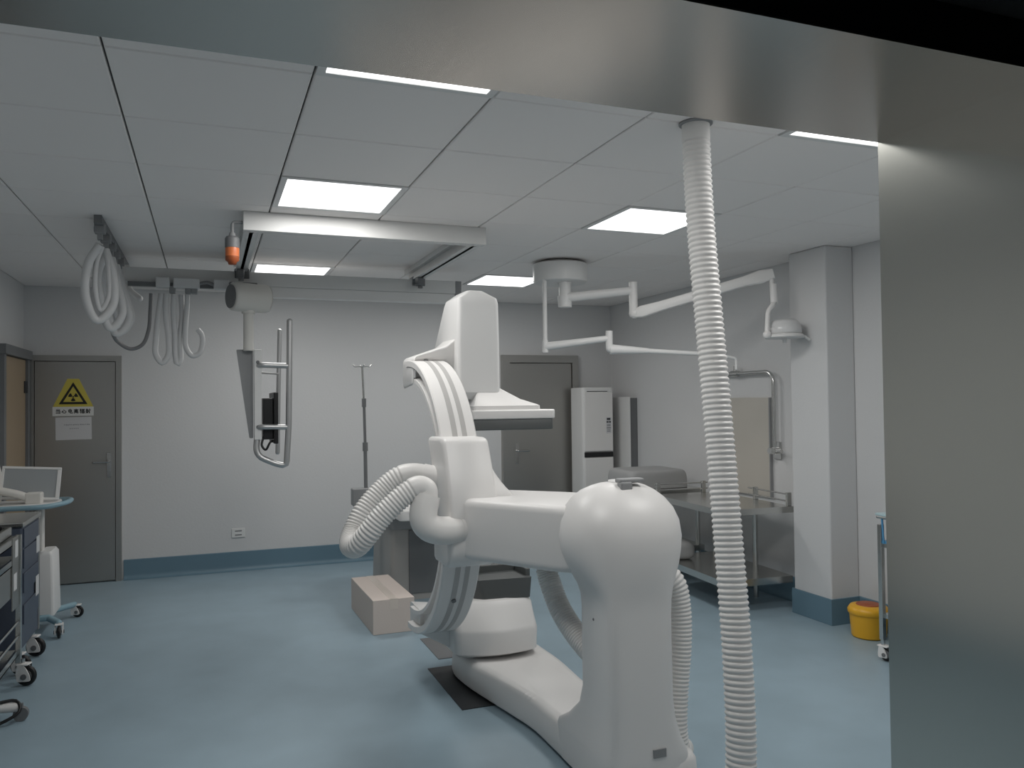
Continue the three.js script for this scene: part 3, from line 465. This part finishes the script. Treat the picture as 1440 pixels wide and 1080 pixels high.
// ---------------------------------------------------------------- ceiling pendant with surgical lamp
{
  const o = thing('surgical_lamp', 'white ceiling pendant with two jointed arms and a small round operating lamp', 'operating lamp', [2.50, CEIL, -5.5]);
  const L = g => (Array.isArray(g) ? merge(g) : g).translate(-2.50, -CEIL, 5.5);
  const dr = mesh('canopy', L(lathe([[0.0001, -0.165], [0.19, -0.165], [0.205, -0.15], [0.207, -0.03], [0.2, -0.02], [0.0001, -0.02]], 2.50, CEIL, -5.5, 48)), M.white2, o);
  mesh('ceiling_flange', L(lathe([[0.0001, -0.021], [0.15, -0.021], [0.15, 0], [0.0001, 0]], 2.50, CEIL, -5.5, 40)), M.white2, dr);
  const sp = mesh('spindle', L([rod([2.50, 2.45, -5.42], [2.50, 2.32, -5.42], 0.045, 0.045, 24), rod([2.50, 2.335, -5.42], [2.50, 2.25, -5.42], 0.055, 0.05, 24), rod([2.50, 2.44, -5.42], [2.50, 2.425, -5.42], 0.052, 0.052, 24)]), M.white2, o);
  const a1 = mesh('first_arm', L([rod([2.51, 2.322, -5.40], [2.96, 2.365, -5.2], 0.036, 0.03, 20)]), M.white2, o);
  mesh('elbow_joint', L([rod([2.955, 2.425, -5.2], [2.955, 2.19, -5.2], 0.032, 0.032, 20), new THREE.SphereGeometry(0.04, 16, 12).translate(2.962, 2.195, -5.2)]), M.white, a1);
  // sprung arm: tapered box beam
  const A = [2.96, 2.19, -5.2], B = [3.735, 2.435, -4.62];
  const dir = V(B[0] - A[0], B[1] - A[1], B[2] - A[2]), len = dir.length();
  const beam = loft([[0, rpoly(rect(-0.03, 0.03, -0.028, 0.028), 0.015, 4)], [0.06, rpoly(rect(-0.03, 0.03, -0.044, 0.044), 0.015, 4)], [0.2, rpoly(rect(-0.03, 0.03, -0.036, 0.036), 0.015, 4)], [len - 0.18, rpoly(rect(-0.03, 0.03, -0.036, 0.036), 0.015, 4)], [len - 0.07, rpoly(rect(-0.03, 0.03, -0.05, 0.046), 0.015, 4)], [len + 0.02, rpoly(rect(-0.025, 0.025, -0.04, 0.03), 0.015, 4)]], 40, (a, h, b) => [a, b, h]);
  { const h = Math.atan2(dir.x, dir.z), p = Math.asin(dir.y / len); beam.rotateX(-p).rotateY(h).translate(...A); }
  const a2 = mesh('spring_arm', L(beam), M.white, o);
  mesh('drop_tube', L([bar([[3.735, 2.43, -4.615], [3.745, 2.22, -4.60], [3.69, 2.17, -4.60], [3.68, 2.02, -4.60]], 0.017, 0.04, 40), rod([3.745, 2.36, -4.605], [3.745, 2.23, -4.60], 0.026), new THREE.SphereGeometry(0.03, 14, 10).translate(3.68, 2.0, -4.60)]), M.white, a2);
  const lh = mesh('lamp_head', L([lathe([[0.0001, 0.085], [0.07, 0.08], [0.1, 0.06], [0.115, 0.02], [0.118, -0.015], [0.105, -0.025], [0.0001, -0.025]], 3.83, 2.03, -4.60, 36), rod([3.68, 2.0, -4.6], [3.74, 2.0, -4.6], 0.014)]), M.lampoff, o);
  mesh('lamp_rim', L(lathe([[0.095, -0.02], [0.125, -0.025], [0.14, -0.045], [0.13, -0.052], [0.0001, -0.05]], 3.83, 2.03, -4.60, 36)), M.white2, lh);
  mesh('side_handle', L(rod([3.93, 1.99, -4.52], [3.965, 1.96, -4.50], 0.01)), M.white2, lh); mesh('center_handle', L(rod([3.83, 1.985, -4.6], [3.83, 1.945, -4.6], 0.02, 0.014)), M.white2, lh);
  // second lower arm carrying the shield bracket
  const s1 = mesh('drop_rod', L([rod([2.335, 2.46, -5.42], [2.335, 1.925, -5.42], 0.017, 0.017, 16), rod([2.335, 2.0, -5.42], [2.335, 1.91, -5.42], 0.023, 0.023, 16)]), M.white2, o);
  mesh('second_arm', L(rod([2.34, 1.955, -5.42], [2.745, 2.005, -5.2], 0.03, 0.022, 18)), M.white2, s1);
  mesh('second_elbow', L([rod([2.75, 2.06, -5.2], [2.75, 1.93, -5.2], 0.026, 0.026, 18), new THREE.SphereGeometry(0.03, 14, 10).translate(2.755, 1.93, -5.2)]), M.white2, s1);
  mesh('shield_arm', L([rod([2.755, 1.925, -5.2], [3.02, 1.91, -5.1], 0.038, 0.02, 18), rod([3.01, 1.91, -5.1], [3.46, 1.875, -4.9], 0.018, 0.015, 16), bar([[3.46, 1.875, -4.9], [3.56, 1.855, -4.86], [3.60, 1.845, -4.85], [3.60, 1.77, -4.85]], 0.01, 0.02)]), M.white2, s1);
}

// ---------------------------------------------------------------- right side: air conditioner, panels, steel tables
{
  const o = thing('air_conditioner', 'tall white floor standing air conditioner with a black middle stripe in the corner', 'air conditioner', [3.84, 0, -7.72]);
  mesh('body', block(rect(-0.18, 0.185, -0.12, 0.19), 0.0, 1.69, 0.04, 0.012), M.white2, o);
  mesh('upper_panel', bx(-0.165, 0.165, 1.02, 1.635, 0.185, 0.206, 0.008), M.white, o);
  mesh('stripe', bx(-0.165, 0.165, 0.96, 1.012, 0.185, 0.203, 0.003), M.black, o);
  mesh('lower_panel', bx(-0.165, 0.165, 0.12, 0.952, 0.185, 0.206, 0.008), M.white, o);
  mesh('outlet_slot', bx(-0.13, 0.11, 1.645, 1.652, 0.186, 0.1925), M.dark, o);
  const c = document.createElement('canvas'); c.width = 64; c.height = 192; const x = c.getContext('2d'); x.fillStyle = '#d0d0d2'; x.fillRect(0, 0, 64, 192); x.fillStyle = '#3c3e42';
  for (const [a, b, w, h] of [[8, 8, 44, 26], [4, 46, 24, 20], [34, 46, 24, 20], [8, 84, 46, 6], [8, 100, 46, 6], [4, 124, 54, 8], [8, 148, 44, 5], [8, 164, 44, 5]]) x.fillRect(a, b, w, h);
  const t = new THREE.CanvasTexture(c); t.colorSpace = THREE.SRGBColorSpace; mesh('energy_label', new THREE.PlaneGeometry(0.06, 0.17).translate(0.115, 1.29, 0.2065), std(0xffffff, 0.6, { map: t }), o);
}
{
  const o = thing('wall_cabinet', 'narrow pale wall cabinet with a dark side on the right wall near the corner', 'wall cabinet', [XR, 0, -7.6]);
  mesh('front_panel', bx(-0.10, -0.088, 0.62, 1.585, -0.20, 0.235, 0.002), M.white2, o); mesh('body', bx(-0.088, 0, 0.64, 1.575, -0.19, 0.225, 0.002), M.midgrey, o);
}
{
  const o = thing('wall_board', 'beige flat board fixed to the right wall behind the steel table', 'board', [XR, 0.76, -5.55]);
  mesh('board', bx(-0.022, 0, 0, 0.80, -0.42, 0.31, 0.003), M.beige, o); mesh('edge_strip', bx(-0.026, 0, 0, 0.80, 0.305, 0.318), M.grey, o);
}
{
  const o = thing('wall_pipe', 'bent stainless steel pipe with a valve on the right wall above the beige board', 'pipe', [XR, 1.14, -5.15]);
  mesh('pipe', bar([[-0.05, 0.625, -0.75], [-0.05, 0.625, 0.0], [-0.05, 0.0, 0.0]], 0.016, 0.10, 60), M.chrome, o);
  mesh('valve', [rod([-0.10, 0.0, 0.0], [0.0, 0.0, 0.0], 0.026), rod([-0.055, 0, -0.01], [-0.055, 0, 0.09], 0.016), bx(-0.015, 0.0, -0.07, 0.07, -0.05, 0.03, 0.004)], M.chrome, o);
  mesh('pipe_tee', [rod([-0.05, 0.625, -0.53], [-0.05, 0.625, -0.44], 0.026), rod([-0.05, 0.61, -0.485], [-0.05, 0.69, -0.485], 0.014), rod([-0.05, 0.625, -0.485], [0, 0.625, -0.485], 0.012)], M.chrome, o);
}
function steelTable(name, label, x, z, turn, w, d, h, shelf, group) {
  const o = thing(name, label, 'steel table', [x, 0, z], turn, group);
  mesh('table_top', [bx(0, w, h - 0.006, h, -d, 0), bx(0, w, h - 0.045, h - 0.006, -0.02, 0), bx(0, w, h - 0.045, h - 0.006, -d, -d + 0.02), bx(0, 0.02, h - 0.045, h - 0.006, -d + 0.02, -0.02), bx(w - 0.02, w, h - 0.045, h - 0.006, -d + 0.02, -0.02)], M.steel, o);
  mesh('lower_shelf', [bx(0.01, w - 0.01, shelf - 0.006, shelf, -d + 0.01, -0.01), bx(0.01, w - 0.01, shelf - 0.05, shelf - 0.006, -0.03, -0.01), bx(0.01, w - 0.01, shelf - 0.05, shelf - 0.006, -d + 0.01, -d + 0.03), bx(0.01, 0.03, shelf - 0.05, shelf - 0.006, -d + 0.03, -0.03), bx(w - 0.03, w - 0.01, shelf - 0.05, shelf - 0.006, -d + 0.03, -0.03)], M.steel, o);
  return o;
}
{
  const w = 0.60, d = 1.06, h = 0.755, s = 0.245;
  const o = steelTable('steel_work_table', 'two tier stainless steel work table with guard rails beside the pillar', 3.44, -4.83, -4 * R, w, d, h, s);
  for (const [x, z] of [[0.045, -0.08], [w - 0.05, -0.42], [0.03, -d + 0.03], [w - 0.05, -d + 0.05]]) mesh('leg', rod([x, 0, z], [x, h - 0.01, z], 0.021, 0.021, 16), M.steel, o);
  // guard rails on the wall side and the far end
  const post = (x, z) => mesh('rail_post', bx(x - 0.018, x + 0.018, h, h + 0.10, z - 0.012, z + 0.012, 0.003), M.steel, o);
  post(w - 0.02, -0.45); post(w - 0.02, -0.03); post(w - 0.14, -d + 0.02); post(0.03, -d + 0.02);
  for (const y of [0.035, 0.085]) { mesh('guard_rail', rod([w - 0.02, h + y, -0.02], [w - 0.02, h + y, -0.55], 0.006, 0.006, 8), M.chrome, o); mesh('guard_rail', rod([0.0, h + y, -d + 0.02], [w - 0.1, h + y, -d + 0.02], 0.006, 0.006, 8), M.chrome, o); }
  const b = solo('folded_drape', block([[3.50, -5.62, 0.05], [3.72, -5.58, 0.05], [3.76, -5.84, 0.05], [3.56, -5.88, 0.05]], s + 0.001, s + 0.14, 0.05, 0.05), M.bag, 'grey folded cloth on the lower shelf of the steel table', 'cloth');
}
{
  const h = 0.77, o = steelTable('steel_side_table', 'short stainless steel table carrying the grey padded cover', 3.42, -6.0, -3 * R, 0.66, 0.75, h, 0.28);
  for (const [x, z] of [[0.05, -0.05], [0.61, -0.05], [0.05, -0.7], [0.61, -0.7]]) mesh('leg', rod([x, 0, z], [x, h - 0.01, z], 0.02, 0.02, 16), M.steel, o);
  const pad = []; for (let i = 0; i <= 10; i++) { const t = i / 10, k = 1 - 0.16 * Math.pow(t, 3); const cx = 0.30, cz = -0.4, hw = 0.29 * k, hd = 0.26 * k, z1 = cz + hd, z0 = cz - hd; pad.push([h + 0.003 + 0.155 * Math.sin(t * Math.PI / 2), rpoly([[cx - hw, z0], [cx + hw, z0], [cx + hw, z1], [cx + 0.05, z1 + 0.012], [cx - hw, z1 - 0.02]], 0.07, 6)]); }
  const c = solo('padded_cover', loft(pad, 60), M.bag, 'grey padded cushion cover lying on the short steel table', 'cushion'); c.position.set(3.42, 0, -6.0); c.rotation.y = -3 * R;
}
// sharps bucket
{
  const o = thing('sharps_bucket', 'round yellow sharps bucket with a red brown lid beside the pillar', 'bucket', [4.01, 0, -4.06]);
  mesh('tub', lathe([[0.0001, 0.002], [0.100, 0.002], [0.106, 0.012], [0.118, 0.165], [0.118, 0.17], [0.0001, 0.17]], 0, 0, 0, 40), M.yellow, o);
  const l = mesh('lid', lathe([[0.118, 0.15], [0.126, 0.155], [0.128, 0.175], [0.122, 0.185], [0.112, 0.2], [0.085, 0.208], [0.0001, 0.206]], 0, 0, 0, 40), M.yellow, o);
  mesh('lid_opening', lathe([[0.0001, 0.216], [0.03, 0.217], [0.04, 0.212], [0.068, 0.214], [0.076, 0.21], [0.076, 0.2]], 0, 0, 0, 36), M.rust, l);
}
// ---------------------------------------------------------------- casters and trolleys
function caster(parent, x, z, r, turn, yTop, mat = M.white) {
  const c = new THREE.Group(); c.name = 'caster'; parent.add(c); c.position.set(x, 0, z); c.rotation.y = turn;
  mesh('tyre', new THREE.TorusGeometry(r * 0.78, r * 0.24, 10, 24).rotateY(Math.PI / 2).translate(0, r * 1.02, 0.02), M.black, c);
  mesh('hub', [rod([-0.014, r * 1.02, 0.02], [0.014, r * 1.02, 0.02], r * 0.62, r * 0.62, 20), rod([-0.021, r * 1.02, 0.02], [0.021, r * 1.02, 0.02], r * 0.22, r * 0.22, 12)], M.midgrey, c);
  const cheek = s => loft([[s * 0.019, rpoly([[r * 0.5, -0.02], [r * 0.55, r + 0.005], [r * 1.2, r * 0.95], [r * 1.95, r * 0.5], [r * 2.2, 0], [r * 2.1, -r * 0.35], [r * 1.3, -r * 0.5]], 0.012, 4)], [s * 0.026, rpoly([[r * 0.5, -0.02], [r * 0.55, r + 0.005], [r * 1.2, r * 0.95], [r * 1.95, r * 0.5], [r * 2.2, 0], [r * 2.1, -r * 0.35], [r * 1.3, -r * 0.5]], 0.012, 4)]], 30, (y, h, z2) => [h, y, z2 * 0.9]);
  mesh('fork', [cheek(1), cheek(-1), bx(-0.026, 0.026, r * 2.05, r * 2.25, -0.025, 0.04, 0.006)], mat, c);
  for (const s of [-1, 1]) mesh('axle_cap', rod([s * 0.026, r * 1.0, 0.02], [s * 0.032, r * 1.0, 0.02], r * 0.28, r * 0.28, 14), M.midgrey, c);
  mesh('stem', rod([0, r * 2.2, 0], [0, yTop, 0], 0.012, 0.012, 10), M.chrome, c); return c;
}
{ // steel trolley with blue basket behind the door jamb
  const o = thing('basket_trolley', 'steel wheeled trolley with a blue wire basket half hidden by the door jamb', 'trolley', [3.95, 0, -3.5]);
  const L = g => (Array.isArray(g) ? merge(g) : g).translate(-3.95, 0, 3.5);
  const x0 = 3.725, x1 = 4.16, z0 = -3.665, z1 = -3.1;
  for (const [x, z] of [[x0, z0], [x1, z0], [x0, z1], [x1, z1]]) { mesh('post', L(bx(x - 0.014, x + 0.014, 0.12, 0.80, z - 0.014, z + 0.014, 0.003)), M.steel, o); caster(o, x - 3.95, z + 3.5, 0.04, 0.2, 0.13); }
  mesh('shelf', L(bx(x0, x1, 0.25, 0.275, z0, z1)), M.steel, o); mesh('basket_frame', L([bar([[x0 - 0.02, 0.845, z0], [x1, 0.845, z0], [x1, 0.845, z1], [x0 - 0.02, 0.845, z1], [x0 - 0.02, 0.845, z0]], 0.01, 0.02), bx(x0, x1, 0.665, 0.69, z0, z1)]), M.steel, o);
  const b = mesh('basket', L(bx(x0 - 0.005, x1 - 0.01, 0.69, 0.705, z0 + 0.005, z1 - 0.005)), M.basket, o);
  for (let i = 0; i < 9; i++) { mesh('basket_wire', L(rod([x0 - 0.02, 0.845, z0 + 0.03 + i * 0.06], [x0 - 0.008, 0.69, z0 + 0.03 + i * 0.06], 0.006, 0.006, 6)), M.basket, b); if (i < 7) mesh('basket_wire', L(rod([x0 + 0.02 + i * 0.06, 0.845, z0 - 0.006], [x0 + 0.02 + i * 0.06, 0.69, z0 - 0.004], 0.006, 0.006, 6)), M.basket, b); }
  mesh('lid', L(bx(x0 - 0.03, x1, 0.853, 0.868, z0 - 0.01, z1, 0.003)), M.paleblue, o);
}
function sticker(parent, x, y, z, w, h) { return mesh('sticker', bx(x, x + 0.0015, y - h / 2, y + h / 2, z - w / 2, z + w / 2), M.paper, parent); }
{ // near instrument trolley on the left
  const o = thing('instrument_trolley', 'open stainless steel instrument trolley with stickers along the left wall', 'trolley', [-1.2, 0, -4.7]);
  const L = g => (Array.isArray(g) ? merge(g) : g).translate(1.2, 0, 4.7);
  const x0 = -1.40, x1 = -0.985, z0 = -5.17, z1 = -4.25;
  for (const [x, z] of [[x0, z0], [x1, z0], [x0, z1], [x1, z1]]) { mesh('post', L(bx(x - 0.014, x + 0.014, 0.13, 0.84, z - 0.014, z + 0.014, 0.003)), M.steel, o); caster(o, x + 1.2 + (x > -1.2 ? 0.02 : 0), z + 4.7, 0.056, x > -1.2 ? 1.25 : 1.0, 0.15); }
  for (const y of [0.17, 0.69, 0.80]) mesh('shelf', L([bx(x0, x1, y, y + 0.006, z0, z1), bx(x0, x1, y, y + 0.035, z0, z0 + 0.012), bx(x1 - 0.012, x1, y, y + 0.035, z0 + 0.012, z1), bx(x0, x0 + 0.012, y, y + 0.035, z0 + 0.012, z1)]), M.steel, o);
  mesh('drawer', L(bx(x0 + 0.02, x1 - 0.005, 0.52, 0.685, z0 + 0.02, z1 - 0.02, 0.004)), M.doorsteel, o);
  for (const y of [0.28, 0.36]) mesh('lower_rail', L(rod([x1, y, z0], [x1, y, z1], 0.008, 0.008, 8)), M.chrome, o);
  const p = mesh('end_panel', L(bx(x1 - 0.004, x1 + 0.004, 0.45, 0.84, z0 + 0.0, z0 + 0.16, 0.002)), M.doorsteel, o);
  sticker(p, x1 + 1.2 + 0.0045, 0.775, z0 + 4.7 + 0.08, 0.07, 0.09); sticker(p, x1 + 1.2 + 0.0045, 0.60, z0 + 4.7 + 0.11, 0.07, 0.09);
}
{ const o = thing('steel_tray', 'shallow steel tray with black cable coil on the instrument trolley', 'tray', [-1.16, 0.84, -4.95]);
  mesh('tray', [bx(-0.15, 0.15, 0, 0.004, -0.17, 0.2), bx(-0.15, 0.15, 0, 0.05, -0.17, -0.162), bx(0.142, 0.15, 0, 0.05, -0.162, 0.2), bx(-0.15, -0.142, 0, 0.05, -0.162, 0.2), bx(-0.142, 0.142, 0, 0.05, 0.192, 0.2)], M.steel, o);
  mesh('cable_coil', cable([[-0.1, 0.02, 0.1], [0.0, 0.06, 0.0], [0.08, 0.08, -0.08], [0.11, 0.05, -0.12], [0.06, 0.03, -0.1], [0.03, 0.05, 0.02], [0.1, 0.07, 0.1]], 0.009, 50), M.black, o); }
{ // dark blue drawer trolley
  const o = thing('drawer_trolley', 'dark blue drawer trolley with white stickers behind the steel trolley', 'trolley', [-1.22, 0, -5.55]);
  const x1 = 0.225;
  mesh('body', bx(-0.2, x1, 0.16, 0.86, -0.25, 0.24, 0.012), M.navy, o);
  mesh('worktop', bx(-0.21, x1 + 0.012, 0.86, 0.89, -0.26, 0.25, 0.008), M.steel, o);
  mesh('corner_post', bx(x1 - 0.004, x1 + 0.006, 0.16, 0.86, -0.25, -0.22, 0.003), M.doorsteel, o);
  for (const y of [0.3, 0.48, 0.62, 0.74]) mesh('drawer_front', bx(x1, x1 + 0.008, y, y + 0.11, -0.2, 0.22, 0.003), M.navy, o);
  sticker(o, x1 + 0.0085, 0.70, -0.17, 0.09, 0.1); sticker(o, x1 + 0.0085, 0.45, -0.15, 0.09, 0.12);
  for (const [x, z] of [[-0.15, -0.2], [0.2, -0.2], [-0.15, 0.17], [0.19, 0.17]]) caster(o, x, z, 0.058, 1.3, 0.165);
}
{ // mobile monitor stand
  const o = thing('monitor_stand', 'white mobile medical stand with a tilted monitor and pale blue handle before the steel door', 'monitor stand', [-1.12, 0, -6.42]);
  mesh('base', [bx(-0.18, 0.12, 0.085, 0.13, -0.12, 0.16, 0.02), bar([[0.05, 0.11, 0.0], [0.2, 0.095, -0.26]], 0.022), bar([[0.05, 0.11, 0.05], [0.18, 0.095, 0.26]], 0.022), bar([[-0.12, 0.11, 0], [-0.2, 0.095, -0.2]], 0.022), bar([[-0.12, 0.11, 0.05], [-0.2, 0.095, 0.24]], 0.022)], M.blue, o);
  for (const [x, z] of [[0.205, -0.27], [0.185, 0.27], [-0.2, -0.21], [-0.2, 0.25]]) caster(o, x, z, 0.042, x > 0 ? (z > 0 ? 0.1 : 1.3) : 0, 0.1);
  mesh('cabinet', loft([[0.12, rpoly(rect(0.02, 0.135, -0.14, 0.14), 0.02)], [0.53, rpoly(rect(0.03, 0.125, -0.13, 0.13), 0.02)], [0.555, rpoly(rect(0.045, 0.11, -0.115, 0.115), 0.02)]], 40), M.white2, o);
  mesh('post', bx(0.01, 0.05, 0.13, 0.86, -0.04, 0.04, 0.01), M.ivory, o);
  mesh('tray', block([[-0.3, -0.2, 0.04], [0.14, -0.2, 0.06], [0.14, 0.2, 0.06], [-0.3, 0.2, 0.04]], 0.855, 0.885, 0.05, 0.01), M.white2, o);
  mesh('tray_handle', bar([[-0.28, 0.875, 0.24], [0.10, 0.875, 0.25], [0.21, 0.885, 0.12], [0.21, 0.885, -0.12], [0.10, 0.875, -0.22]], 0.017, 0.09, 50), M.blue, o);
  mesh('arm', [bar([[-0.22, 0.99, 0.1], [-0.08, 0.95, 0.08], [0.0, 0.90, 0.05]], 0.028, 0.04), bx(-0.05, 0.05, 0.88, 0.96, 0.0, 0.1, 0.012)], M.ivory, o);
  mesh('rear_housing', loft([[0.9, rpoly(rect(-0.34, -0.2, 0.0, 0.3), 0.03)], [1.1, rpoly(rect(-0.34, -0.2, 0.0, 0.3), 0.03)], [1.28, rpoly(rect(-0.34, -0.24, 0.0, 0.28), 0.03)]], 40), M.ivory, o);
  const m = new THREE.Group(); m.name = 'monitor'; o.add(m); m.position.set(-0.03, 1.02, 0.0); m.rotation.set(-0.22, 0.12, -0.05);
  mesh('bezel', [bx(-0.18, 0.18, -0.115, 0.115, -0.03, 0.0, 0.01), bx(-0.18, 0.18, 0.098, 0.115, -0.001, 0.006, 0.003), bx(-0.18, 0.18, -0.115, -0.098, -0.001, 0.006, 0.003), bx(-0.18, -0.163, -0.098, 0.098, -0.001, 0.006, 0.003), bx(0.155, 0.18, -0.098, 0.098, -0.001, 0.006, 0.003)], M.white2, m);
  mesh('display', bx(-0.163, 0.155, -0.098, 0.098, 0, 0.002), M.screen, m);  // reflection on the display is put into its light grey colour
  mesh('neck', bar([[0, -0.1, -0.02], [0.02, -0.16, 0.0]], 0.022), M.ivory, m);
}
{ // low wheeled base at the frame's lower corner
  const o = thing('floor_stand_base', 'low white wheeled stand base with a black cable on the floor by the trolleys', 'stand base', [-0.985, 0, -4.60]);
  mesh('foot_bar', [bar([[-0.35, 0.1, 0.02], [0.1, 0.07, 0.0]], 0.024), bar([[-0.2, 0.085, 0.0], [-0.3, 0.085, -0.35]], 0.02), bar([[-0.2, 0.085, 0.0], [-0.3, 0.085, 0.3]], 0.02)], M.white, o);
  for (const [x, z] of [[0.12, 0.0], [-0.3, -0.35], [-0.3, 0.3]]) mesh('wheel', [rod([x, 0.035, z - 0.014], [x, 0.035, z + 0.014], 0.034, 0.034, 20), rod([x, 0.035, z], [x, 0.085, z], 0.01)], M.midgrey, o);
  mesh('mast', rod([-0.35, 0.09, 0.02], [-0.35, 0.75, 0.02], 0.02), M.white, o);
  mesh('cable', cable([[-0.3, 0.13, 0.04], [-0.15, 0.12, 0.035], [0.0, 0.105, 0.02], [0.1, 0.1, 0.0], [0.12, 0.06, 0.035], [0.0, 0.008, 0.07], [-0.2, 0.008, 0.1]], 0.008), M.black, o);
}
scene.traverse(m => { if (m.isMesh) { m.castShadow = true; m.receiveShadow = true; } });
renderer.render(scene, camera);
